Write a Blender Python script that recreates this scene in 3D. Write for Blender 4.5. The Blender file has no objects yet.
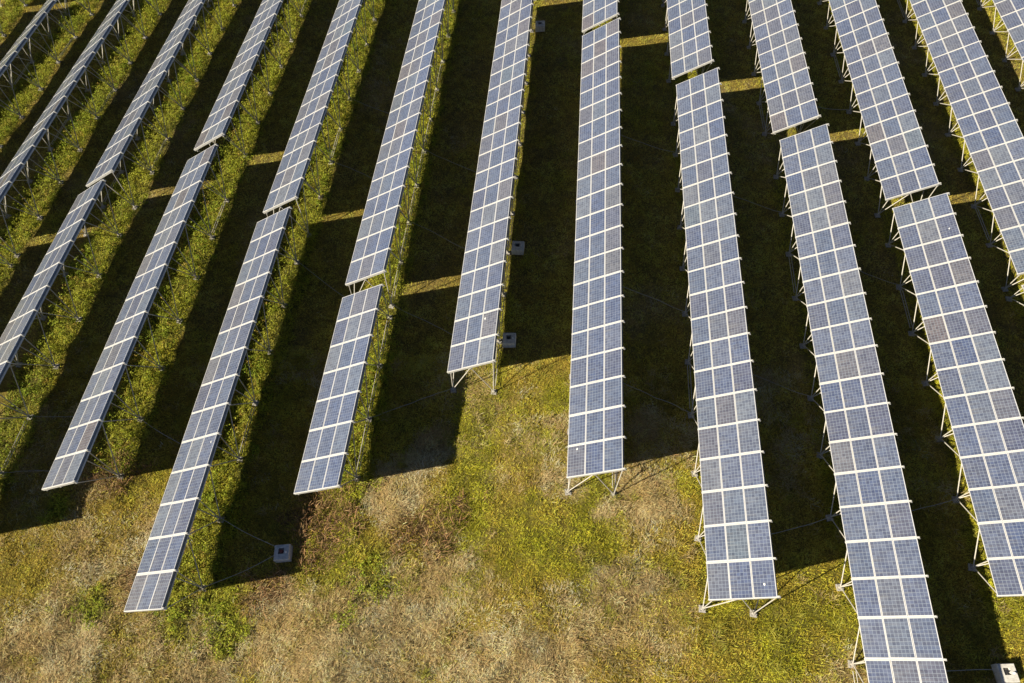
import bpy, math, random
import numpy as np
from mathutils import Vector, Matrix

random.seed(7)
rng = np.random.default_rng(11)
scene = bpy.context.scene
COL = scene.collection
R = math.radians

# ------------------------------------------------------------------ layout
TILT = 0.53857          # tilt of the tables, low edge on the left (sunward) side
WT = 3.05               # slope width of a table (three landscape modules)
LOW = 1.9               # mean height of the low edge
BASE, PITCH = 0.691, 6.698
YR = 30.0
ROW = 1.7262            # one module row along the table

# key: column, dx, yaw slope, dz, z slope, tilt change, near y, rows, far y
TABLES = {
 'cZn': (-1, 0.33, 0.0029, -0.45, -0.0089, 0.008, 29.30, 14, None),
 'cZf': (-1, 0.33, 0.0029, -0.45, -0.0089, 0.008, 54.40, 7, None),
 'c0':  (0, 0.3311, 0.0029, -0.4549, -0.0089, 0.0080, 24.0, 21, None),
 'c1n': (1, 0.2083, 0.0021, -0.2682, -0.0057, 0.0167, 14.30, 7, None),
 'c1f': (1, 0.2083, 0.0021, -0.2682, -0.0057, 0.0167, 27.25, 21, None),
 'c2n': (2, 0.0158, -0.0021, -0.0167, 0.0047, 0.0129, 6.81, 14, 30.97),
 'c2f': (2, 0.1118, 0.0009, -0.0761, -0.0019, 0.0006, 31.87, 21, None),
 'c3n': (3, -0.1332, -0.0039, 0.0756, 0.0073, 0.0056, 10.61, 14, 34.49),
 'c3f': (3, -0.0825, 0.0025, 0.1327, -0.0039, -0.0060, 35.52, 14, None),
 'c4n': (4, -0.5103, -0.0059, -0.0984, 0.0105, 0.0111, 5.13, 14, 29.32),
 'c4f': (4, -0.2172, 0.0020, 0.1652, -0.0027, 0.0016, 29.91, 21, None),
 'c5n': (5, -0.2810, -0.0031, 0.1211, 0.0022, -0.0094, 11.24, 7, 23.51),
 'c5f': (5, -0.2521, 0.0029, 0.1607, -0.0022, -0.0064, 24.39, 21, None),
 'c6':  (6, 0.0046, 0.0007, 0.1788, -0.0007, -0.0116, 18.70, 21, 54.60),
 'c6f': (6, 0.0046, 0.0007, 0.1788, -0.0007, -0.0116, 55.60, 7, None),
 'c7n': (7, 0.0952, -0.0025, 0.6452, 0.0012, -0.0012, 12.81, 21, 48.77),
 'c7f': (7, 0.0170, -0.0002, -0.0017, -0.0000, 0.0015, 50.30, 7, None),
 'c8n': (8, 0.2078, 0.0042, 0.4772, 0.0051, -0.0043, 7.47, 21, 43.41),
 'c8f': (8, 0.1332, 0.0001, -0.0398, -0.0005, -0.0005, 44.96, 14, None),
 'c9n': (9, 0.3838, 0.0061, 0.0260, 0.0126, -0.0069, 2.16, 21, 38.41),
 'c9f': (9, 0.2144, -0.0051, -0.0425, -0.0064, -0.0053, 39.37, 14, None),
 'c10n': (10, 0.1800, 0.0059, -0.1389, 0.0057, -0.0013, 8.74, 14, 32.70),
 'c10f': (10, -0.0168, -0.0025, -0.2102, -0.0039, 0.0005, 33.49, 21, None),
 'c11n': (11, -0.1219, -0.0022, -0.3463, -0.0062, -0.0057, 15.0, 7, 27.08),
 'c11f': (11, -0.1219, -0.0022, -0.3463, -0.0062, -0.0057, 27.86, 21, None),
 'c12': (12, -0.2882, -0.0026, -0.2887, -0.0059, 0.0000, 38.50, 14, None),
}
LABELS = {
 'cZn': "solar panel table showing only pale legs in the very top left corner",
 'cZf': "solar panel table behind the farthest gap beyond the top left corner",
 'c0':  "edge-on solar panel table slicing across the top left corner of the field",
 'c1n': "solar panel table at the left edge, before the leftmost sunlit gap strip",
 'c1f': "long edge-on solar panel table, second line of panels from the top left corner",
 'c2n': "solar panel table running off the middle of the left edge, nearer than its gap",
 'c2f': "narrow-looking solar panel table from the top edge down to the leftmost visible gap",
 'c3n': "solar panel table ending at lower left above a reddish brown weed clump",
 'c3f': "solar panel table above the small gap at upper left, second gap from the left",
 'c4n': "solar panel table reaching lowest at left, its near end among leafy green plants",
 'c4f': "solar panel table behind the third gap from the left, leafy plants along its right",
 'c5n': "shortest solar panel table, seven rows long, left of the brown brush patch",
 'c5f': "solar panel table directly behind the shortest seven-row table",
 'c6':  "solar panel table with open near end on white legs left of centre",
 'c6f': "solar panel table just past the top edge beyond the open-ended left-centre table",
 'c7n': "long solar panel table standing upright in mid photo, white legs at its near end",
 'c7f': "stub of solar panel table at top centre behind a very narrow gap",
 'c8n': "long solar panel table right of centre whose near end stands on sunlit olive grass",
 'c8f': "short stretch of solar panel table at the top edge, right of top centre",
 'c9n': "solar panel table running off the bottom edge at lower right",
 'c9f': "solar panel table at upper right behind the table that runs off the bottom edge",
 'c10n': "solar panel table at the right edge near end beside a thin white brace",
 'c10f': "solar panel table above the rightmost open gap at upper right, splayed white legs",
 'c11n': "solar panel table almost wholly cut off by the middle of the right edge",
 'c11f': "solar panel table slanting from top to right edge, grass strip at its left",
 'c12': "solar panel table cut by the top right corner, splayed pale legs on its left",
}

def table_line(k, y):
    c, dx, sy, dz, sz, dt, *_ = TABLES[k]
    return BASE + PITCH*(c-7) + dx + sy*(y-YR), LOW + dz + sz*(y-YR)

# ------------------------------------------------------------------ value noise
class Noise:
    def __init__(s, seed):
        s.g = np.random.default_rng(seed).random((256, 256))
    def at(s, x, y, scale, octaves=4, gain=0.5):
        x = np.asarray(x, float)/scale; y = np.asarray(y, float)/scale
        out = 0; amp = 1; tot = 0
        for o in range(octaves):
            xi = np.floor(x).astype(int); yi = np.floor(y).astype(int)
            fx = x-xi; fy = y-yi
            fx = fx*fx*(3-2*fx); fy = fy*fy*(3-2*fy)
            g = s.g
            a = g[xi % 256, yi % 256]; b = g[(xi+1) % 256, yi % 256]
            c = g[xi % 256, (yi+1) % 256]; d = g[(xi+1) % 256, (yi+1) % 256]
            out = out + amp*((a*(1-fx)+b*fx)*(1-fy)+(c*(1-fx)+d*fx)*fy)
            tot += amp; amp *= gain; x = x*2.03+17.3; y = y*2.03+5.1
        return out/tot
N1, N2, N3, N4 = Noise(1), Noise(2), Noise(3), Noise(4)

# ------------------------------------------------------------------ terrain
_sx, _sy, _sz = [], [], []
for k, v in TABLES.items():
    n = v[7]; y0 = v[6]
    for j in range(0, n+1, 3):
        y = y0 + j*ROW
        x, z = table_line(k, y)
        _sx.append(x+1.3); _sy.append(y); _sz.append(z-LOW+{7: -0.06, 8: -0.02, 9: 0.12, 10: 0.32, 11: 0.38, 12: 0.38}.get(v[0], -0.13))
_sx, _sy, _sz = map(np.array, (_sx, _sy, _sz))

def smooth_ground(x, y):
    x = np.atleast_1d(np.asarray(x, float)); y = np.atleast_1d(np.asarray(y, float))
    out = np.zeros(x.shape)
    flat_x = x.ravel(); flat_y = y.ravel(); o = np.zeros(flat_x.shape)
    for i in range(0, len(flat_x), 20000):
        dx = (flat_x[i:i+20000, None]-_sx)/3.0; dy = (flat_y[i:i+20000, None]-_sy)/6.0
        w = np.exp(-0.5*(dx*dx+dy*dy))
        o[i:i+20000] = (w*_sz).sum(1)/(w.sum(1)+0.02)
    return o.reshape(x.shape)

# coarse lookup grid so that the many blades can be placed quickly
GX = np.arange(-72, 60.01, 0.75); GY = np.arange(-14, 90.01, 0.75)
_gx, _gy = np.meshgrid(GX, GY, indexing='ij')
_gz = smooth_ground(_gx, _gy)
def RUT_X(y): return -0.75+0.05*np.sin(y*0.9)+0.012*(y-16)**2
def ground(x, y):
    x = np.asarray(x, float); y = np.asarray(y, float)
    fx = np.clip((x-GX[0])/0.75, 0, len(GX)-1.001); fy = np.clip((y-GY[0])/0.75, 0, len(GY)-1.001)
    i = fx.astype(int); j = fy.astype(int); a = fx-i; b = fy-j
    z = (_gz[i, j]*(1-a)+_gz[i+1, j]*a)*(1-b)+(_gz[i, j+1]*(1-a)+_gz[i+1, j+1]*a)*b
    z = z + 0.22*(N3.at(x, y, 3.1, 3)-0.5) + 0.34*(N4.at(x, y, 1.15, 3, 0.6)-0.5)*(0.35+0.65*np.clip((22-y)/3, 0, 1))
    z = z - 0.13*np.exp(-((x-RUT_X(y))/0.13)**2)*np.clip((y-13)/1.5, 0, 1)*np.clip((19.6-y)/1.5, 0, 1)
    return z
def g1(x, y): return float(ground(np.array([x]), np.array([y]))[0])

# ------------------------------------------------------------------ vegetation maps
def blobs(x, y, lst, soft=0.5):
    m = np.zeros(np.shape(x))
    wx = (N1.at(x, y, 1.3, 3)-0.5)*2.2; wy = (N2.at(x, y, 1.3, 3)-0.5)*2.2
    for bx, by, br in lst:
        d = np.hypot(x+wx-bx, y+wy-by)/br
        m = np.maximum(m, np.clip((1.15-d)/soft, 0, 1))
    return m
STRAW = [(-5.1,7.1,3.3),(4.8,12.5,2.4),(-7.9,12.2,1.9),(-22.3,7.8,2.6),(-9.1,4.0,3.9),(3.7,6.6,3.2),(0.5,13.6,1.4),(-17.4,3.4,3.3),(-1.9,4.6,2.8),(5.9,15.7,2.0),(-24.0,3.0,3.3),(-13.2,5.0,2.0),(-6.6,14.6,1.5),(-20.8,9.5,1.8),(1.2,4.6,2.6)]
GREEN = [(0.3,18.4,2.2),(-0.8,9.6,2.6),(-7.8,8.1,1.7),(-22.8,5.6,1.4),(5.2,9.0,1.6),(7.9,13.6,1.2),(13.3,8.4,2.8),(-0.7,15.9,1.9),(1.8,10.2,1.8),(-1.9,17.0,2.2),(10.3,6.3,3.3),(-21.8,12.1,1.7),(14.4,6.2,2.2),(-9.9,5.8,1.2),(-0.6,12.6,1.2)]
BROWN = [(-12.0,10.9,1.7),(-6.3,10.2,1.5),(-23.9,12.6,1.3),(-13.6,6.7,1.2),(-4.4,11.9,1.0),(-11.2,9.2,1.2),(-20.6,6.6,0.9)]
LEAFY = [(-17.2,6.0,2.3),(-9.9,12.6,0.9),(-8.5,7.8,1.3),(-23.1,5.6,1.1),(-15.6,4.9,1.3),(-26.3,10.7,1.1),(-9.4,6.0,0.8)]

def strip_coord(x, y):
    """distance past the low edge of the column to the left, and that column's number"""
    c = np.floor((x-BASE)/PITCH+7+1e-6)
    return (x-(BASE+PITCH*(c-7))), c
def leafy_strip(x, y):
    u, c = strip_coord(x + (N2.at(x, y, 1.1, 2)-0.5)*0.8, y)
    m = np.clip((u-0.35)/0.4, 0, 1)*np.clip((3.15-u)/0.4, 0, 1)
    y0 = np.select([c <= 1, c == 2, c == 3, c == 4, c == 5], [0, 5.5, 12.0, 4.0, 12.5], 99)
    m = m*np.clip((y-y0)/1.0, 0, 1)*(c <= 5)
    return m*np.where(c == 5, 0.8, 1.0)

def maps(x, y):
    noise = N1.at(x, y, 5.0, 5, 0.6)
    noise2 = N2.at(x, y, 2.2, 4, 0.6)
    front = np.clip((24-y)/6, 0, 1)
    straw = np.clip(blobs(x, y, STRAW, 0.9)*front*(0.40+1.6*np.clip((noise2-0.36)*4.0, 0, 1)), 0, 1)
    straw = np.maximum(straw, np.clip((noise-0.58)*5, 0, 1)*0.55)
    green = np.clip(blobs(x, y, GREEN, 1.1)*front*(0.3+1.3*np.clip((N4.at(x, y, 1.1, 4, 0.6)-0.28)*2.4, 0, 1)) + np.clip((noise2-0.56)*4, 0, 1)*0.5, 0, 1)
    brown = np.clip(blobs(x, y, BROWN, 0.6)*front*1.1, 0, 1)
    u, c = strip_coord(x+(N2.at(x, y, 1.1, 2)-0.5)*0.8, y)
    green = np.maximum(green, (c >= 5)*np.clip((u-0.1)/0.5, 0, 1)*np.clip((3.3-u)/0.5, 0, 1)*np.clip((y-6)/2, 0, 1)*0.9)
    leafy = np.clip(np.maximum(blobs(x, y, LEAFY, 0.6)*front, leafy_strip(x, y)), 0, 1)
    return straw, green, brown, leafy

# ------------------------------------------------------------------ materials
def new_mat(name):
    m = bpy.data.materials.new(name); m.use_nodes = True
    nt = m.node_tree; nt.nodes.clear()
    out = nt.nodes.new('ShaderNodeOutputMaterial')
    p = nt.nodes.new('ShaderNodeBsdfPrincipled')
    nt.links.new(p.outputs[0], out.inputs[0])
    return m, nt, p, out
def nd(nt, t, **kw):
    n = nt.nodes.new(t)
    for k, v in kw.items(): setattr(n, k, v)
    return n
def math_n(nt, op, a, b=None, c=None):
    n = nd(nt, 'ShaderNodeMath', operation=op)
    for i, v in enumerate((a, b, c)):
        if v is None: continue
        if isinstance(v, (int, float)): n.inputs[i].default_value = v
        else: nt.links.new(v, n.inputs[i])
    return n.outputs[0]
def mix_n(nt, f, a, b, blend='MIX'):
    n = nd(nt, 'ShaderNodeMix', data_type='RGBA', blend_type=blend)
    for s, v in ((n.inputs[0], f), (n.inputs[6], a), (n.inputs[7], b)):
        if isinstance(v, (int, float)): s.default_value = v
        elif isinstance(v, tuple): s.default_value = (*v, 1)
        else: nt.links.new(v, s)
    return n.outputs[2]
def ramp_n(nt, f, stops, interp='LINEAR'):
    n = nd(nt, 'ShaderNodeValToRGB'); n.color_ramp.interpolation = interp
    e = n.color_ramp.elements
    while len(e) < len(stops): e.new(0.5)
    for el, (p, c) in zip(e, stops): el.position = p; el.color = (*c, 1)
    nt.links.new(f, n.inputs[0]); return n.outputs[0]
def noise_n(nt, scale, detail=4, rough=0.6, vec=None):
    n = nd(nt, 'ShaderNodeTexNoise'); n.inputs['Scale'].default_value = scale
    n.inputs['Detail'].default_value = detail; n.inputs['Roughness'].default_value = rough
    if vec is not None: nt.links.new(vec, n.inputs['Vector'])
    return n.outputs[0]

def mat_ground():
    m, nt, p, out = new_mat('field_soil_and_grass')
    co = nd(nt, 'ShaderNodeTexCoord').outputs['Object']
    at = nd(nt, 'ShaderNodeAttribute', attribute_name='cover').outputs['Color']
    n1 = noise_n(nt, 9.0, 6, 0.7, co); n2 = noise_n(nt, 1.4, 5, 0.6, co)
    v = ramp_n(nt, n1, [(0.25, (0.35, 0.33, 0.30)), (0.5, (0.9, 0.9, 0.9)), (0.75, (1.5, 1.45, 1.35))])
    c = mix_n(nt, 1.0, at, v, 'MULTIPLY')
    v2 = ramp_n(nt, n2, [(0.3, (0.7, 0.72, 0.7)), (0.7, (1.2, 1.15, 1.1))])
    c = mix_n(nt, 1.0, c, v2, 'MULTIPLY')
    nt.links.new(c, p.inputs['Base Color']); p.inputs['Roughness'].default_value = 0.95
    p.inputs['Specular IOR Level'].default_value = 0.1
    b = nd(nt, 'ShaderNodeBump'); b.inputs['Strength'].default_value = 0.9; b.inputs['Distance'].default_value = 0.08
    nt.links.new(n1, b.inputs['Height']); nt.links.new(b.outputs[0], p.inputs['Normal'])
    return m

def mat_blade(name, trans=0.3):
    m, nt, p, out = new_mat(name)
    at = nd(nt, 'ShaderNodeAttribute', attribute_name='tint').outputs['Color']
    nt.links.new(at, p.inputs['Base Color']); p.inputs['Roughness'].default_value = 0.7
    p.inputs['Specular IOR Level'].default_value = 0.2
    tr = nd(nt, 'ShaderNodeBsdfTranslucent'); nt.links.new(at, tr.inputs[0])
    mx = nd(nt, 'ShaderNodeMixShader'); mx.inputs[0].default_value = trans
    nt.links.new(p.outputs[0], mx.inputs[1]); nt.links.new(tr.outputs[0], mx.inputs[2])
    nt.links.new(mx.outputs[0], out.inputs[0])
    return m

def mat_cells():
    m, nt, p, out = new_mat('polycrystalline_cells')
    uv = nd(nt, 'ShaderNodeUVMap', uv_map='cells').outputs[0]
    sep = nd(nt, 'ShaderNodeSeparateXYZ'); nt.links.new(uv, sep.inputs[0])
    def line(v, freq, half):
        f = math_n(nt, 'FRACT', math_n(nt, 'MULTIPLY', v, freq))
        d = math_n(nt, 'ABSOLUTE', math_n(nt, 'SUBTRACT', f, 0.5))
        return math_n(nt, 'GREATER_THAN', d, 0.5-half)
    gx = line(sep.outputs[0], 1.0, 0.040); gy = line(sep.outputs[1], 1.0, 0.040)
    grid = math_n(nt, 'MAXIMUM', gx, gy)
    bus = line(math_n(nt, 'ADD', sep.outputs[0], 0.25), 2.0, 0.022)
    rnd = nd(nt, 'ShaderNodeObjectInfo').outputs['Random']
    base = ramp_n(nt, rnd, [(0.0, (0.056, 0.062, 0.116)), (0.16, (0.054, 0.074, 0.140)), (0.36, (0.078, 0.094, 0.160)),
                            (0.54, (0.046, 0.065, 0.142)), (0.67, (0.080, 0.080, 0.114)), (0.80, (0.074, 0.095, 0.154)), (0.90, (0.102, 0.118, 0.164)), (0.97, (0.092, 0.076, 0.090)), (1.0, (0.074, 0.100, 0.146))])
    # every cell its own shade, crystals inside it
    cell = nd(nt, 'ShaderNodeTexWhiteNoise', noise_dimensions='3D')
    fl = nd(nt, 'ShaderNodeVectorMath', operation='FLOOR'); nt.links.new(uv, fl.inputs[0])
    cb = nd(nt, 'ShaderNodeCombineXYZ'); nt.links.new(rnd, cb.inputs[2])
    sc = nd(nt, 'ShaderNodeVectorMath', operation='SCALE'); nt.links.new(cb.outputs[0], sc.inputs[0]); sc.inputs['Scale'].default_value = 97.0
    ad = nd(nt, 'ShaderNodeVectorMath', operation='ADD'); nt.links.new(fl.outputs[0], ad.inputs[0]); nt.links.new(sc.outputs[0], ad.inputs[1])
    nt.links.new(ad.outputs[0], cell.inputs['Vector'])
    sh = ramp_n(nt, cell.outputs[0], [(0, (0.70, 0.70, 0.76)), (1, (1.3, 1.3, 1.24))])
    c = mix_n(nt, 1.0, base, sh, 'MULTIPLY')
    vo = nd(nt, 'ShaderNodeTexVoronoi'); vo.inputs['Scale'].default_value = 7.0
    ad2 = nd(nt, 'ShaderNodeVectorMath', operation='ADD'); nt.links.new(uv, ad2.inputs[0]); nt.links.new(sc.outputs[0], ad2.inputs[1])
    nt.links.new(ad2.outputs[0], vo.inputs['Vector'])
    cr = ramp_n(nt, vo.outputs['Color'], [(0.1, (0.8, 0.8, 0.85)), (0.9, (1.2, 1.2, 1.15))])
    c = mix_n(nt, 0.8, c, cr, 'MULTIPLY')
    c = mix_n(nt, math_n(nt, 'MULTIPLY', bus, 0.40), c, (0.17, 0.21, 0.27))
    c = mix_n(nt, math_n(nt, 'MULTIPLY', grid, 0.80), c, (0.26, 0.31, 0.38))
    # thin film of dust, thicker towards some corners
    dn = noise_n(nt, 0.45, 4, 0.6, ad2.outputs[0])
    dust = ramp_n(nt, dn, [(0.35, (0, 0, 0)), (0.75, (0.10, 0.10, 0.10))])
    c = mix_n(nt, dust, c, (0.26, 0.26, 0.26))
    st = nd(nt, 'ShaderNodeMapping'); st.inputs['Scale'].default_value = (0.12, 1.6, 1.0); nt.links.new(ad2.outputs[0], st.inputs['Vector'])
    sn = noise_n(nt, 1.0, 3, 0.6, st.outputs[0])
    low = math_n(nt, 'POWER', math_n(nt, 'SUBTRACT', 1.0, math_n(nt, 'MULTIPLY', sep.outputs[0], 1/6.0)), 3.0)
    dl = math_n(nt, 'MULTIPLY', math_n(nt, 'ADD', math_n(nt, 'MULTIPLY', low, 0.5), 0.12), ramp_n(nt, sn, [(0.42, (0, 0, 0)), (0.72, (0.75, 0.75, 0.75))]))
    c = mix_n(nt, dl, c, (0.25, 0.245, 0.23))
    nt.links.new(c, p.inputs['Base Color'])
    p.inputs['Roughness'].default_value = 0.42
    p.inputs['Specular IOR Level'].default_value = 0.45
    p.inputs['Coat Weight'].default_value = 0.85; p.inputs['Coat Roughness'].default_value = 0.12; p.inputs['Coat IOR'].default_value = 1.45
    return m

def mat_plain(name, col, rough, metal=0.0, var=0.15, scale=6.0, bump=0.0):
    m, nt, p, out = new_mat(name)
    co = nd(nt, 'ShaderNodeTexCoord').outputs['Object']
    n = noise_n(nt, scale, 5, 0.65, co)
    lo = tuple(x*(1-var) for x in col); hi = tuple(min(1, x*(1+var)) for x in col)
    nt.links.new(ramp_n(nt, n, [(0.3, lo), (0.7, hi)]), p.inputs['Base Color'])
    p.inputs['Roughness'].default_value = rough; p.inputs['Metallic'].default_value = metal
    if bump:
        b = nd(nt, 'ShaderNodeBump'); b.inputs['Strength'].default_value = bump; b.inputs['Distance'].default_value = 0.02
        nt.links.new(n, b.inputs['Height']); nt.links.new(b.outputs[0], p.inputs['Normal'])
    return m

M_GROUND = mat_ground()
M_GRASS = mat_blade('grass_blades'); M_LEAF = mat_blade('leaves', 0.35)
M_STRAW = mat_blade('dry_grass_blades', 0.2); M_BRUSH = mat_blade('dead_brush_twigs', 0.05)
M_CELL = mat_cells()
M_ALU = mat_plain('anodised_aluminium', (0.62, 0.62, 0.63), 0.4, 0.25, 0.05)
M_BACK = mat_plain('white_backsheet', (0.55, 0.55, 0.55), 0.7)
M_GALV = mat_plain('galvanised_steel', (0.47, 0.465, 0.44), 0.55, 0.15, 0.16, 4.0)
M_STRUT = mat_plain('dull_galvanised_tube', (0.47, 0.445, 0.39), 0.6, 0.1, 0.15, 5.0)
M_EDGE = mat_plain('shade_tinted_edge_channel', (0.10, 0.12, 0.145), 0.5, 0.2, 0.1, 4.0)  # shade and sky reflection on the rail's side, painted in as dark blue-grey
M_CONC = mat_plain('weathered_concrete', (0.56, 0.54, 0.50), 0.9, 0, 0.25, 7.0, 0.4)
M_FOOT = mat_plain('screw_pile_steel', (0.36, 0.34, 0.31), 0.8, 0.0, 0.25, 9.0, 0.3)
M_DARK = mat_plain('dark_plastic', (0.03, 0.03, 0.032), 0.5)
M_RED = mat_plain('red_brown_plastic', (0.20, 0.05, 0.035), 0.5)
M_CABLE = mat_plain('grey_cable_sheath', (0.42, 0.41, 0.39), 0.6)
M_WHITE = mat_plain('chalky_white', (0.78, 0.77, 0.73), 0.9)

# ------------------------------------------------------------------ mesh helpers
def mesh_from(name, verts, faces, mats, midx=None, smooth=False):
    me = bpy.data.meshes.new(name); me.from_pydata(verts, [], faces)
    for m in mats: me.materials.append(m)
    if midx is not None: me.polygons.foreach_set('material_index', midx)
    if smooth: me.polygons.foreach_set('use_smooth', [True]*len(faces))
    me.update(); return me
def box_geo(x0, x1, y0, y1, z0, z1, V, F):
    b = len(V)
    V += [(x, y, z) for z in (z0, z1) for y in (y0, y1) for x in (x0, x1)]
    F += [tuple(b+i for i in f) for f in ((0,2,3,1),(4,5,7,6),(0,1,5,4),(1,3,7,5),(3,2,6,7),(2,0,4,6))]
def tube_geo(p, q, r, V, F, seg=8, r2=None):
    p = Vector(p); q = Vector(q); d = (q-p).normalized()
    a = d.orthogonal().normalized(); c = d.cross(a); b = len(V)
    for e, rr in ((p, r), (q, r2 or r)):
        for i in range(seg):
            t = 2*math.pi*i/seg; V.append(tuple(e+(a*math.cos(t)+c*math.sin(t))*rr))
    for i in range(seg):
        j = (i+1) % seg; F.append((b+i, b+j, b+seg+j, b+seg+i))
    F.append(tuple(b+i for i in reversed(range(seg)))); F.append(tuple(b+seg+i for i in range(seg)))
def bevel_mesh(me, w, seg=1):
    import bmesh
    bm = bmesh.new(); bm.from_mesh(me)
    bmesh.ops.bevel(bm, geom=bm.edges[:], offset=w, segments=seg, affect='EDGES', profile=0.5)
    bm.to_mesh(me); bm.free(); me.update()
def part(name, me, parent, mat=None, label=None):
    o = bpy.data.objects.new(name, me); COL.objects.link(o); o.parent = parent
    if mat is not None: o.matrix_local = mat
    if label: o['label'] = label
    return o
def tag(o, label, cat, group=None, kind=None):
    o['label'] = label; o['category'] = cat
    if group: o['group'] = group
    if kind: o['kind'] = kind
    return o

# ------------------------------------------------------------------ the solar table kit (shared meshes)
MW = WT/3-0.014            # module size up the slope
def module_mesh(ml):
    """one framed module; x up the slope, y along the row, z out of the glass; origin at its centre"""
    hx, hy, t, rim = MW/2, ml/2, 0.040, 0.030
    V, F, mi = [], [], []
    o = [(-hx,-hy), (hx,-hy), (hx,hy), (-hx,hy)]
    i = [(-hx+rim,-hy+rim), (hx-rim,-hy+rim), (hx-rim,hy-rim), (-hx+rim,hy-rim)]
    V += [(x, y, 0) for x, y in o]+[(x, y, 0) for x, y in i]+[(x, y, -0.004) for x, y in i]+[(x, y, -t) for x, y in o]
    for a in range(4):
        b = (a+1) % 4
        F.append((a, b, 4+b, 4+a)); mi.append(1)
        F.append((4+a, 4+b, 8+b, 8+a)); mi.append(1)
        F.append((12+a, 12+b, b, a)); mi.append(1)
    F.append((8, 9, 10, 11)); mi.append(0)
    F.append((15, 14, 13, 12)); mi.append(2)
    me = mesh_from('module', V, F, [M_CELL, M_ALU, M_BACK], mi)
    uv = me.uv_layers.new(name='cells')
    for l in me.loops:
        x, y, z = me.vertices[l.vertex_index].co
        uv.data[l.index].uv = ((x+hx-rim)/(2*(hx-rim))*6, (y+hy-rim)/(2*(hy-rim))*10)
    return me
def beam_mesh():
    """rafter under the joint of two module rows; runs the slope, ends in a turned-down lip past the high edge"""
    V, F = [], []
    box_geo(-0.02, WT+0.08, -0.040, 0.040, -0.15, -0.012, V, F)
    box_geo(WT+0.082, WT+0.115, -0.036, 0.036, -0.20, -0.03, V, F)
    return mesh_from('cross_beam', V, F, [M_GALV])
def purlin_mesh(length):
    V, F = [], []
    box_geo(-0.035, 0.035, 0.04, length-0.04, -0.27, -0.155, V, F)
    return mesh_from('purlin', V, F, [M_GALV])
def edge_rail_mesh(length):
    V, F = [], []
    box_geo(-0.012, 0.012, 0.0, length, -0.16, -0.045, V, F)
    return mesh_from('edge_rail', V, F, [M_EDGE])
def strut_mesh():
    V, F = [], []
    tube_geo((0,0,0), (0,0,1), 0.027, V, F, 8)
    return mesh_from('strut', V, F, [M_STRUT], smooth=False)
def footing_mesh():
    """pile head plate with a flange and a short stub on a buried pile"""
    V, F = [], []
    box_geo(-0.16, 0.16, -0.16, 0.16, -0.25, 0.09, V, F)
    tube_geo((0,0,0.092), (0,0,0.20), 0.085, V, F, 12, 0.075)
    for a in (0.11, -0.11):
        for b in (0.11, -0.11): tube_geo((a,b,0.092), (a,b,0.125), 0.022, V, F, 6)
    return mesh_from('footing', V, F, [M_FOOT])
def ground_rail_mesh():
    V, F = [], []
    for x in (-0.07, 0.07): tube_geo((x, 0, 0), (x, 1, 0), 0.020, V, F, 6)
    return mesh_from('ground_rail', V, F, [M_STRUT])
ME_BEAM, ME_STRUT, ME_FOOT, ME_RAIL = beam_mesh(), strut_mesh(), footing_mesh(), ground_rail_mesh()
_cache = {}
def cached(kind, fn, L):
    key = (kind, round(L, 4))
    if key not in _cache: _cache[key] = fn(L)
    return _cache[key]

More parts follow.
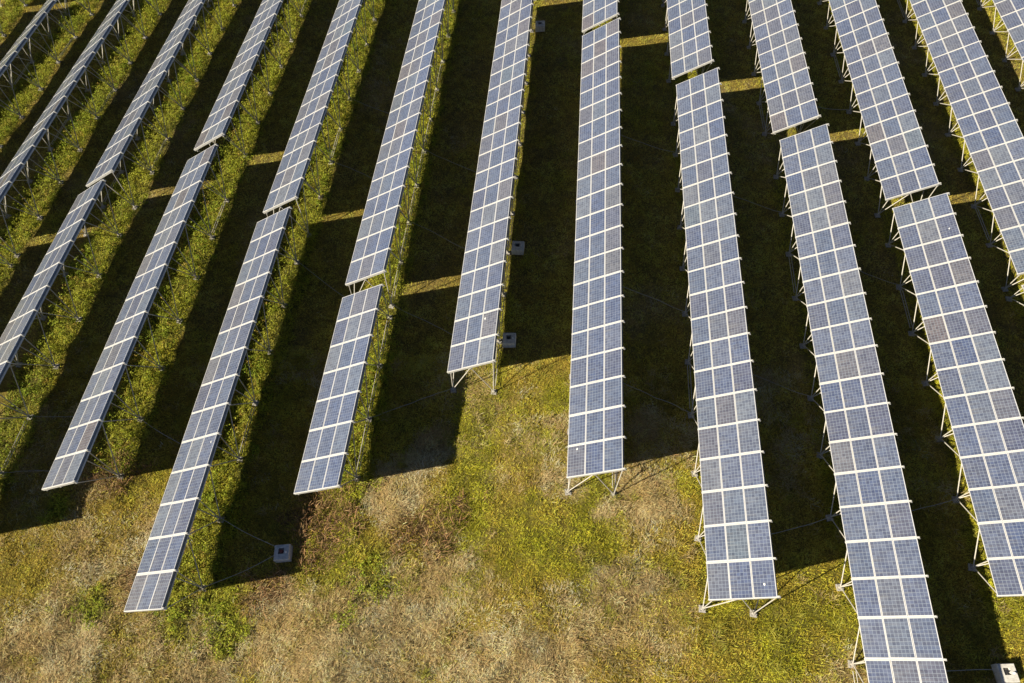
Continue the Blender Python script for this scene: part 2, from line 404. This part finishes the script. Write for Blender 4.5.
FEET = {}
def build_table(key):
    c, dx, sy, dz, sz, dt, y0, n, yf = TABLES[key]
    L = (yf-y0)/n if yf else ROW
    tilt = TILT+dt
    x0, z0 = table_line(key, y0)
    gz = g1(x0+1.3, y0)
    root = bpy.data.objects.new('solar_table', None); COL.objects.link(root)
    root.empty_display_size = 0.5
    root.location = (x0, y0, gz)
    tag(root, LABELS[key], 'solar panel table', 'rows of tilted solar panel tables')
    ay = Vector((sy, 1, sz)).normalized()
    ax = Vector((math.cos(tilt), 0, math.sin(tilt))); ax = (ax-ay*ax.dot(ay)).normalized()
    az = ax.cross(ay)
    M = Matrix((( ax.x, ay.x, az.x, 0), (ax.y, ay.y, az.y, 0), (ax.z, ay.z, az.z, z0-gz), (0,0,0,1)))
    gap = 0.062
    me = cached('m', module_mesh, L-gap)
    for k in range(n):
        for i in range(3):
            jz = random.gauss(0, 0.0025); jr = random.gauss(0, 0.003); jx = random.gauss(0, 0.0015); jy = random.gauss(0, 0.006)
            part('solar_module', me, root, M @ Matrix.Translation(((i+0.5)*WT/3+jx, (k+0.5)*L+jy, jz)) @ Matrix.Rotation(jr, 4, 'Y'))
    for k in range(n+1):
        yy = k*L + (0.055 if k == 0 else -0.055 if k == n else 0)
        part('cross_beam', ME_BEAM, root, M @ Matrix.Translation((0, yy, 0)))
    us = (0.10, WT*0.47, WT-0.12)
    for u in us:
        part('purlin', cached('p', purlin_mesh, n*L), root, M @ Matrix.Translation((u, 0, 0)))
    part('edge_rail', cached('e', edge_rail_mesh, n*L), root, M @ Matrix.Translation((WT-0.015, 0, 0)))
    def node(u, k): return M @ Vector((us[u], min(max(k, 0.03), n-0.03)*L, -0.22))
    odd = n in (7, 14)
    ks = list(range(1 if odd else 0, n+1, 2))
    for side, fx in ((0, 0.08 if c >= 8 else 0.15), (1, 2.52)):
        prev = None
        for q, k in enumerate(ks):
            wx = x0 + sy*k*L + fx; wy = y0 + k*L
            wz = g1(wx, wy)
            f = Vector((wx-x0, wy-y0, wz-gz))
            FEET.setdefault((c, side), []).append((wx, wy, wz))
            part('footing', ME_FOOT, root, Matrix.Translation(f) @ Matrix.Rotation(random.uniform(-.2, .2), 4, 'Z'))
            top = f + Vector((0, 0, 0.17))
            own = 0 if side == 0 else 2
            tgt = [(own, k), (1, k+0.06)]
            if k > 0: tgt.append((own, k-1))
            if k < n: tgt.append((own, k+1))
            for u, kk in tgt:
                e = node(u, kk); d = e-top
                part('strut', ME_STRUT, root, Matrix.Translation(top) @ d.to_track_quat('Z', 'Y').to_matrix().to_4x4() @ Matrix.Diagonal((1, 1, d.length, 1)))
            if prev is not None and ((q*3 + c*2 + side*4) % 7 == 0 or (side == 1 and c in (5, 6) and q < 7)):
                a = prev+Vector((0, 0, 0.22)); b = f+Vector((0, 0, 0.22)); d = b-a
                a = a+d*0.09; d = d*0.82
                part('ground_rail', ME_RAIL, root, Matrix.Translation(a) @ d.to_track_quat('Y', 'Z').to_matrix().to_4x4() @ Matrix.Diagonal((1, d.length, 1, 1)))
            prev = f
    return root, M, L

ROOTS = {k: build_table(k) for k in TABLES}

# bird droppings on three modules
def splat(seed):
    r = random.Random(seed); V, F = [], []
    V.append((0, 0, 0.004))
    n = 11
    for i in range(n):
        t = 2*math.pi*i/n; q = r.uniform(0.4, 1.0)
        V.append((0.05*q*math.cos(t), 0.09*q*math.sin(t), 0.001))
    F = [(0, 1+i, 1+(i+1) % n) for i in range(n)]
    return mesh_from('bird_dropping', V, F, [M_WHITE])
for key, u, v, s in (('c7n', 0.55, 0.86, 1), ('c8n', 2.55, 0.35, 2), ('c4n', 2.75, 4.75, 3), ('c10n', 2.6, 12.4, 4), ('c6', 2.2, 1.75, 5)):
    root, M, L = ROOTS[key]
    part('bird_dropping', splat(s), root, M @ Matrix.Translation((u, v*L, 0.004)))

# ------------------------------------------------------------------ concrete blocks with their sunken units
def block_mesh():
    V, F = [], []
    s, h, a, d = 0.38, 0.5, 0.15, 0.2
    cx, cy = -0.03, 0.06
    o = [(-s,-s), (s,-s), (s,s), (-s,s)]; i = [(cx-a,cy-a), (cx+a,cy-a), (cx+a,cy+a), (cx-a,cy+a)]
    V += [(x*1.03, y*1.03, -0.25) for x, y in o]+[(x*1.03, y*1.03, h-0.05) for x, y in o]+[(x*0.96, y*0.96, h) for x, y in o]+[(x, y, h) for x, y in i]+[(x, y, h-d) for x, y in i]
    for k in range(4):
        b = (k+1) % 4
        F += [(k, b, 4+b, 4+k), (4+k, 4+b, 8+b, 8+k), (8+k, 8+b, 12+b, 12+k), (12+k, 12+b, 16+b, 16+k)]
    F.append((16, 17, 18, 19))
    return mesh_from('block_body', V, F, [M_CONC])
def unit_mesh(m):
    V, F = [], []
    box_geo(-0.09, 0.05, -0.08, 0.08, -0.178, -0.03, V, F)
    tube_geo((0.09, 0, -0.17), (0.09, 0, 0.05), 0.022, V, F, 8)
    return mesh_from('junction_unit', V, F, [m])
def lug_mesh():
    V, F = [], []
    tube_geo((0, 0, 0), (0, 0, 0.07), 0.05, V, F, 10)
    tube_geo((0, 0, 0.072), (0, 0, 0.10), 0.03, V, F, 8)
    return mesh_from('lifting_lug', V, F, [M_WHITE])
ME_BLOCK, ME_UNIT, ME_UNIT2, ME_LUG = block_mesh(), unit_mesh(M_DARK), unit_mesh(M_RED), lug_mesh()
BLOCKS = [(-13.42, 8.75, 0.15, "pale concrete block with a dark recess in shade below the shortest solar table", ME_UNIT2),
          (-2.85, 22.1, 0.02, "concrete block in shade beside the near end of the open-ended left-centre table", ME_UNIT),
          (-2.85, 29.2, -0.04, "concrete block half hidden at the table's shade edge, middle of the left-centre lane", ME_UNIT),
          (-2.75, 53.2, 0.05, "faint concrete block in deep shade near the top edge left of centre", ME_UNIT),
          (21.1, 5.7, 0.1, "concrete block cut by the bottom right corner at the end of a cable", ME_UNIT)]
BOX = []
for x, y, rz, lab, um in BLOCKS:
    r = bpy.data.objects.new('concrete_block', None); COL.objects.link(r); r.empty_display_size = 0.3
    z = g1(x, y); r.location = (x, y, z); r.rotation_euler = (0.02, -0.03, rz)
    tag(r, lab, 'concrete block', 'concrete anchor blocks between the tables')
    part('block_body', ME_BLOCK, r)
    part('junction_unit', um, r, Matrix.Translation((-0.03, 0.06, 0.48)))
    part('lifting_lug', ME_LUG, r, Matrix.Translation((0.23, -0.02, 0.5)))
    BOX.append((x, y, z+0.35))

# ------------------------------------------------------------------ cables lying from table to table
def nearest(col, side, y):
    return min(FEET[(col, side)], key=lambda f: abs(f[1]-y))
CABLES = [
 (2, 14.3, 3, 15.2, "thin cable crossing dark grass at left edge, lane left of the lower left table"),
 (2, 10.8, 3, 11.6, "thin cable lowest at the left edge, in the shade's bottom corner"),
 (3, 15.8, 4, 14.0, "thin cable in shade right of the lower left table's second footing"),
 (4, 36.5, 5, 35.0, "thin cable in the lane behind the shortest table, above its gap strip"),
 (4, 44.2, 5, 42.0, "thin cable near the top edge, left of the table behind the shortest table"),
 (4, 26.0, 5, 24.4, "thin cable ending left of the shortest table's far corner"),
 (5, 37.9, 6, 36.6, "thin cable high in the dark lane left of the open-ended left-centre table"),
 (5, 30.6, 6, 29.3, "thin cable crossing the lane just above the bright gap strip left of centre"),
 (5, 25.2, 6, 22.3, "thin cable slanting below the bright gap strip left of centre"),
 (5, 18.1, 6, 18.7, "thin level cable to the open near end of the left-centre table's white legs"),
 (7, 41.0, 8, 38.5, "thin cable high in the dark lane right of the upright mid table"),
 (7, 26.0, 8, 24.9, "thin cable halfway down the dark lane right of the upright mid table"),
 (7, 18.1, 8, 17.7, "thin cable just above the shade's end, right of the upright mid table"),
 (8, 35.0, 9, 33.0, "thin cable below the sunlit gap strip at upper right of centre"),
 (8, 19.8, 9, 19.2, "thin cable mid lane, between the table right of centre and the next one"),
 (8, 12.1, 9, 12.2, "thin level cable above the shade's end between the two longest lower right tables"),
 (9, 28.6, 10, 27.2, "thin cable high in the dark lane left of the right edge table"),
 (9, 13.6, 10, 13.8, "thin level cable between the bottom edge table and the right edge table"),
 (9, 45.6, 10, 43.0, "thin cable near the top edge in the upper right dark lane"),
]
def cable(p, q, label, sag=True):
    n = 24; V, F = [], []
    pts = []
    ph = random.uniform(0, 6); amp = random.uniform(0.04, 0.14)
    px, py = -(q[1]-p[1]), q[0]-p[0]; ln = math.hypot(px, py); px /= ln; py /= ln
    for i in range(n+1):
        t = i/n
        s = math.sin(math.pi*t)
        x = p[0]+(q[0]-p[0])*t + px*s*amp*math.sin(ph+2.2*t); y = p[1]+(q[1]-p[1])*t + py*s*amp*math.sin(ph+2.2*t)
        lo = g1(x, y)+0.16
        z = max(lo, p[2]+(q[2]-p[2])*t - (0.30*s if sag else 0.10*s))
        pts.append(Vector((x, y, z)))
    seg = 6; r = 0.013
    for i, c in enumerate(pts):
        d = (pts[min(i+1, n)]-pts[max(i-1, 0)]).normalized(); a = d.cross(Vector((0,0,1))).normalized(); b = a.cross(d)
        for k in range(seg):
            t = 2*math.pi*k/seg; V.append(tuple(c+(a*math.cos(t)+b*math.sin(t))*r))
    for i in range(n):
        for k in range(seg):
            k2 = (k+1) % seg
            F.append((i*seg+k, i*seg+k2, (i+1)*seg+k2, (i+1)*seg+k))
    F.append(tuple(range(seg))); F.append(tuple(n*seg+k for k in reversed(range(seg))))
    o = bpy.data.objects.new('cable', mesh_from('cable', V, F, [M_CABLE], smooth=True)); COL.objects.link(o)
    tag(o, label, 'cable', 'thin cables between the tables')
for ca, ya, cb, yb, lab in CABLES:
    a = nearest(ca, 1, ya); b = nearest(cb, 0, yb)
    cable((a[0], a[1], a[2]+0.30), (b[0], b[1], b[2]+0.30), lab)
a = nearest(4, 1, 10.2); cable((a[0]+.1, a[1], a[2]+0.3), (BOX[0][0]-0.38, BOX[0][1]+.25, BOX[0][2]), "upper of two thin cables running to the pale concrete block below the shortest table", False)
a = nearest(4, 1, 7.3); cable((a[0]+.1, a[1], a[2]+0.3), (BOX[0][0]-0.38, BOX[0][1]-.15, BOX[0][2]), "lower of two thin cables running to the pale concrete block below the shortest table", False)
a = nearest(9, 1, 5.6); cable((a[0]+.1, a[1], a[2]+0.3), (BOX[4][0]-0.38, BOX[4][1]+.1, BOX[4][2]), "thin cable running to the concrete block in the bottom right corner", False)

# ------------------------------------------------------------------ ground: one sheet to the horizon
def axis(a, b, step, far):
    core = np.arange(a, b+1e-6, step); out = []; d = step
    x = b
    while x < far:
        d *= 1.6; x += d; out.append(min(x, far))
    lo = []; d = step; x = a
    while x > -far:
        d *= 1.6; x -= d; lo.append(max(x, -far))
    return np.concatenate([np.array(lo[::-1]), core, np.array(out)])
def cover_colour(x, y):
    straw, green, brown, leafy = maps(x, y)
    base = np.array([0.200, 0.156, 0.036]); c = np.ones(x.shape+(3,))*base
    def lerp(c, col, f): return c*(1-f[..., None])+np.array(col)*f[..., None]
    c = lerp(c, (0.125, 0.130, 0.024), green*0.7)
    c = lerp(c, (0.360, 0.275, 0.140), straw*0.95)
    c = lerp(c, (0.125, 0.080, 0.042), brown*0.8)
    c = lerp(c, (0.160, 0.125, 0.050), 0.7*np.clip((N3.at(x, y, 2.7, 4, 0.6)-0.36)*3.0, 0, 1)*np.clip((y-17)/5, 0, 1))
    c = lerp(c, (0.085, 0.090, 0.018), leafy*0.9)
    return c
def build_ground():
    xs = axis(-62, 50, 0.22, 3000.0); ys = axis(-8, 76, 0.22, 3000.0)
    X, Y = np.meshgrid(xs, ys, indexing='ij')
    Z = ground(X, Y)
    n, m = X.shape
    co = np.stack([X, Y, Z], -1).reshape(-1, 3)
    idx = np.arange(n*m).reshape(n, m)
    q = np.stack([idx[:-1, :-1], idx[1:, :-1], idx[1:, 1:], idx[:-1, 1:]], -1).reshape(-1, 4)
    me = raw_mesh('ground', co, q)
    col = cover_colour(X, Y).reshape(-1, 3)
    set_colour(me, 'cover', col)
    me.polygons.foreach_set('use_smooth', np.ones(len(q), bool))
    me.materials.append(M_GROUND)
    o = bpy.data.objects.new('ground', me); COL.objects.link(o)
    tag(o, 'uneven grassy field under the solar panel tables', 'ground', kind='structure')
def raw_mesh(name, co, faces):
    me = bpy.data.meshes.new(name); k = faces.shape[1]
    me.vertices.add(len(co)); me.vertices.foreach_set('co', co.astype(np.float32).ravel())
    me.loops.add(faces.size); me.loops.foreach_set('vertex_index', faces.astype(np.int32).ravel())
    me.polygons.add(len(faces)); me.polygons.foreach_set('loop_start', np.arange(0, faces.size, k, dtype=np.int32))
    me.update(calc_edges=True); return me
def set_colour(me, name, col):
    a = me.color_attributes.new(name, 'FLOAT_COLOR', 'POINT')
    a.data.foreach_set('color', np.concatenate([col, np.ones((len(col), 1))], 1).astype(np.float32).ravel())
build_ground()

# ------------------------------------------------------------------ ground cover
def blades(name, x, y, n, length, width, lean, curl, col, var, mat, label, cat, jitter=0.12, flow=None, lift=0.0, tipmul=1.25):
    """n blades at every clump centre; each blade two quads that bend over"""
    K = len(x)*n
    X = np.repeat(x, n)+rng.normal(0, jitter, K); Y = np.repeat(y, n)+rng.normal(0, jitter, K)
    Ln = np.repeat(np.broadcast_to(length, x.shape), n)*rng.uniform(0.55, 1.35, K)
    C = np.repeat(np.broadcast_to(col, (len(x), 3)), n, axis=0)*(rng.lognormal(0, var, K)[:, None])
    C *= np.repeat(rng.lognormal(0, var*0.8, len(x)), n)[:, None]
    C[:, 0] *= rng.lognormal(0, 0.08, K); C = np.clip(C, 0.004, 0.6)
    if flow is None: az = rng.uniform(0, 2*np.pi, K)
    else: az = np.repeat(flow, n)+rng.normal(0, 0.85, K)
    le = np.clip(rng.normal(lean, 0.28, K), 0.05, 1.5)
    Z = ground(X, Y)+rng.uniform(0, 1, K)*lift-0.03
    dx, dy = np.cos(az), np.sin(az); sx, sy = -dy, dx
    w = width*rng.uniform(0.6, 1.4, K)/2
    tw = rng.uniform(-0.6, 0.6, K)
    l1 = Ln*0.5; le2 = np.clip(le+curl*rng.uniform(0.4, 1.3, K), 0, 1.75)
    p0 = np.stack([X, Y, Z], 1)
    p1 = p0+np.stack([dx*np.sin(le)*l1, dy*np.sin(le)*l1, np.cos(le)*l1], 1)
    p2 = p1+np.stack([dx*np.sin(le2)*l1, dy*np.sin(le2)*l1, np.cos(le2)*l1], 1)
    s = np.stack([sx*w, sy*w, tw*w], 1)
    co = np.stack([p0-s*0.8, p0+s*0.8, p1+s, p1-s, p2+s*0.25, p2-s*0.25], 1).reshape(-1, 3)
    b = np.arange(K)[:, None]*6
    f = np.concatenate([b+np.array([0, 1, 2, 3]), b+np.array([3, 2, 4, 5])], 1).reshape(-1, 4)
    me = raw_mesh(name, co, f)
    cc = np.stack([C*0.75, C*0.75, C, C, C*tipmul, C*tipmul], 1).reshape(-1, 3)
    set_colour(me, 'tint', cc); me.materials.append(mat)
    o = bpy.data.objects.new(name, me); COL.objects.link(o)
    tag(o, label, cat, kind='stuff'); return o
def scatter(n, x0, x1, y0, y1): return rng.uniform(x0, x1, n), rng.uniform(y0, y1, n)
def clear(x, y, *arrs):
    keep = np.ones(x.shape, bool)
    for bx, by, *_ in BLOCKS: keep &= np.hypot(x-bx, y-by) > 0.62
    return keep
def flow_dir(x, y): return (N3.at(x, y, 2.6, 2)-0.5)*9.0+1.2
def lerp3(a, b, f): return np.array(a)*(1-f[:, None])+np.array(b)*f[:, None]

# short green and olive grass: dense where the photograph shows open meadow, thinner far off
X1, Y1 = scatter(80000, -31, 25, -3, 21); X2, Y2 = scatter(125000, -58, 44, 19, 62)
x = np.concatenate([X1, X2]); y = np.concatenate([Y1, Y2])
st, gr, br, lf = maps(x, y)
keep = (rng.random(len(x)) < (1-0.82*st-0.5*br-0.25*lf)) & clear(x, y)
x, y, st, gr, lf = x[keep], y[keep], st[keep], gr[keep], lf[keep]
gr = np.maximum(gr, lf)
c = lerp3((0.460, 0.355, 0.052), (0.370, 0.350, 0.026), np.clip(gr*1.1, 0, 1))
c = c*(1-0.45*st[:, None])+np.array((0.40, 0.32, 0.135))*(0.45*st[:, None])
mixr = np.clip(N2.at(x, y, 0.7, 3)*1.6-0.4, 0, 1)
c = c*(0.62+0.70*mixr[:, None])*(0.62+0.80*N1.at(x+40, y, 2.4, 4, 0.65))[:, None]
c = c*(1+0.35*np.clip((y-19)/3, 0, 1))[:, None]
c[:, 1] *= 0.94+0.12*N4.at(x, y, 1.7, 3)
lit = 0.4*np.clip((N3.at(x, y, 2.7, 4, 0.6)-0.36)*3.0, 0, 1)*np.clip((y-17)/5, 0, 1)*(1-0.75*np.clip(gr, 0, 1))
c = c*(1-lit[:, None])+np.array((0.36, 0.28, 0.10))*lit[:, None]*(0.6+0.6*mixr[:, None])
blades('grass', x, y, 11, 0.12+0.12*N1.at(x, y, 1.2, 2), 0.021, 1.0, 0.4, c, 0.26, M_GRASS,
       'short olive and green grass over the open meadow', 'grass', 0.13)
# straw-coloured matted dry grass
X1, Y1 = scatter(60000, -31, 25, -3, 21); X2, Y2 = scatter(26000, -58, 44, 19, 62)
x = np.concatenate([X1, X2]); y = np.concatenate([Y1, Y2])
st, gr, br, lf = maps(x, y)
keep = (rng.random(len(x)) < np.clip(st*1.0+0.03-0.5*lf-0.25*gr, 0, 1)) & clear(x, y)
x, y = x[keep], y[keep]
m = np.clip(N4.at(x, y, 0.9, 3)*2.2-0.6, 0, 1)
c = lerp3((0.400, 0.285, 0.112), (0.640, 0.510, 0.285), m)
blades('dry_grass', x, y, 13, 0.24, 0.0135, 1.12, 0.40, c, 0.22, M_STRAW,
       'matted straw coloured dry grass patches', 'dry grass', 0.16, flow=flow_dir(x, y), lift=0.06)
# taller tussocks of bleached and of green grass standing out of the meadow
x, y = scatter(5200, -31, 25, -3, 21)
st, gr, br, lf = maps(x, y)
keep = (rng.random(len(x)) < np.clip(0.18+0.75*st+0.3*gr-0.8*lf, 0, 1)) & (N2.at(x, y, 1.6, 3) > 0.45) & clear(x, y)
x, y, st, gr = x[keep], y[keep], st[keep], gr[keep]
pick = rng.random(len(x)) < 0.35+0.6*st-0.3*gr
c = np.where(pick[:, None], np.array((0.42, 0.32, 0.145)), np.array((0.28, 0.265, 0.040)))
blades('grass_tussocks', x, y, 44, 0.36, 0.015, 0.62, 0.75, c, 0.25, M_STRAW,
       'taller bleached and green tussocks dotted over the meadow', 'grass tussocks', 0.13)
# reddish brown dead weeds
x, y = scatter(9000*4, -31, 25, -3, 21)
st, gr, br, lf = maps(x, y)
keep = (rng.random(len(x)) < br*0.55) & clear(x, y)
x, y = x[keep], y[keep]
c = lerp3((0.150, 0.085, 0.036), (0.300, 0.185, 0.088), rng.random(len(x)))
blades('dead_brush', x, y, 8, 0.50, 0.020, 0.6, 0.6, c, 0.3, M_BRUSH,
       'reddish brown dead weeds in scattered clumps', 'dead weeds', 0.18, lift=0.08)

# longer soft grass growing up through the leafy strips
x, y = scatter(70000, -58, 12, 2, 64)
lf = np.maximum(maps(x, y)[3], 0.7*maps(x, y)[1]*(y > 20))
keep = (rng.random(len(x)) < lf*0.5) & clear(x, y)
x, y = x[keep], y[keep]
c = lerp3((0.280, 0.310, 0.028), (0.430, 0.390, 0.058), np.clip(N3.at(x, y, 1.7, 3)*1.8-0.4, 0, 1))
blades('tall_grass', x, y, 10, 0.28+0.22*N1.at(x, y, 1.4, 2), 0.018, 0.65, 0.7, c, 0.28, M_GRASS,
       'long soft grass growing through the sunlit strips beside the tables', 'tall grass', 0.15)

def leaves(name, x, y, z, size, col, var, mat, label, cat):
    K = len(x)
    az = rng.uniform(0, 2*np.pi, K); til = rng.normal(0, 0.55, K); rol = rng.normal(0, 0.55, K)
    s = size*rng.uniform(0.6, 1.4, K)
    dx, dy = np.cos(az), np.sin(az)
    f = np.stack([dx*np.cos(til), dy*np.cos(til), np.sin(til)], 1)
    r = np.stack([-dy*np.cos(rol), dx*np.cos(rol), np.sin(rol)], 1)
    p = np.stack([x, y, z], 1)
    co = np.stack([p-f*s[:, None]*0.5, p+r*s[:, None]*0.33+f*s[:, None]*0.05, p+f*s[:, None]*0.6, p-r*s[:, None]*0.33+f*s[:, None]*0.05], 1).reshape(-1, 3)
    faces = (np.arange(K)[:, None]*4+np.arange(4))
    me = raw_mesh(name, co, faces)
    C = np.clip(np.broadcast_to(col, (K, 3))*rng.lognormal(0, var, K)[:, None], 0.004, 0.5)
    set_colour(me, 'tint', np.repeat(C, 4, axis=0)); me.materials.append(mat)
    o = bpy.data.objects.new(name, me); COL.objects.link(o)
    tag(o, label, cat, kind='stuff'); return o
# leafy plants along the left tables: clumps of stems, each clump a mound of leaves
cx, cy = scatter(42000, -58, 5, 2, 64)
lf = maps(cx, cy)[3]
keep = (rng.random(len(cx)) < lf*(0.55+0.6*N2.at(cx, cy, 1.9, 3))) & clear(cx, cy)
cx, cy = cx[keep], cy[keep]
hm = 0.10+1.05*np.clip(N4.at(cx, cy, 1.3, 3)-0.22, 0, 1)
rad = rng.uniform(0.12, 0.30, len(cx))
nl = 22
K = len(cx)*nl
rr = np.sqrt(rng.random(K))*np.repeat(rad, nl); aa = rng.uniform(0, 2*np.pi, K)
x = np.repeat(cx, nl)+rr*np.cos(aa); y = np.repeat(cy, nl)+rr*np.sin(aa)
hh = np.repeat(hm, nl)*np.sqrt(np.clip(1-(rr/np.repeat(rad, nl))**2*0.8, 0, 1))
z = ground(x, y)+hh*rng.uniform(0.15, 1.05, K)
tone = np.repeat(np.clip(N1.at(cx, cy, 2.4, 3)*1.8-0.4+rng.normal(0, 0.15, len(cx)), 0, 1), nl)
c = lerp3((0.205, 0.275, 0.022), (0.370, 0.395, 0.036), tone)
yel = np.repeat(rng.random(len(cx)) < 0.10, nl)
c[yel] = np.array((0.36, 0.26, 0.05))
leaves('leafy_plants', x, y, z, 0.082, c, 0.32, M_LEAF, 'knee-high leafy green plants along the left tables and lower left', 'ground plants')

# ------------------------------------------------------------------ camera
F_PX = 696.31
yaw, pitch, roll = -0.12153, 1.01000, -0.05173
cam = bpy.data.cameras.new('camera'); camo = bpy.data.objects.new('camera', cam); COL.objects.link(camo)
fw = Vector((math.sin(yaw)*math.cos(pitch), math.cos(yaw)*math.cos(pitch), -math.sin(pitch)))
r0 = Vector((math.cos(yaw), -math.sin(yaw), 0)); u0 = r0.cross(fw)
rt = r0*math.cos(roll)+u0*math.sin(roll); up = u0*math.cos(roll)-r0*math.sin(roll)
camo.matrix_world = Matrix(((rt.x, up.x, -fw.x, 0), (rt.y, up.y, -fw.y, 0), (rt.z, up.z, -fw.z, 33.798+LOW), (0, 0, 0, 1)))
cam.sensor_width = 36; cam.sensor_fit = 'HORIZONTAL'; cam.lens = F_PX/1024*36
cam.clip_start = 0.5; cam.clip_end = 8000
scene.camera = camo

# ------------------------------------------------------------------ light
LIGHT = Vector((1.48, 0.88, -1.0)).normalized()
sd = -LIGHT
elev = math.asin(sd.z)
sun = bpy.data.lights.new('sun', 'SUN'); suno = bpy.data.objects.new('sun', sun); COL.objects.link(suno)
suno.rotation_euler = LIGHT.to_track_quat('-Z', 'Y').to_euler(); suno.location = (-60, -40, 60)
sun.energy = 5.0; sun.angle = R(0.5); sun.color = (1.0, 0.90, 0.71)
w = bpy.data.worlds.new('World'); scene.world = w; w.use_nodes = True
nt = w.node_tree; nt.nodes.clear()
sky = nt.nodes.new('ShaderNodeTexSky'); sky.sky_type = 'NISHITA'; sky.sun_disc = False
sky.air_density = 0.4; sky.dust_density = 0.2; sky.sun_elevation = elev; sky.sun_rotation = math.atan2(sd.x, sd.y)
bg = nt.nodes.new('ShaderNodeBackground'); bg.inputs[1].default_value = 0.05
wo = nt.nodes.new('ShaderNodeOutputWorld')
nt.links.new(sky.outputs[0], bg.inputs[0]); nt.links.new(bg.outputs[0], wo.inputs[0])
scene.view_settings.view_transform = 'Standard'; scene.view_settings.look = 'None'
scene.view_settings.exposure = 0.95; scene.view_settings.gamma = 1.0
scene.cycles.max_bounces = 5; scene.cycles.diffuse_bounces = 2; scene.cycles.transmission_bounces = 3; scene.cycles.transparent_max_bounces = 4
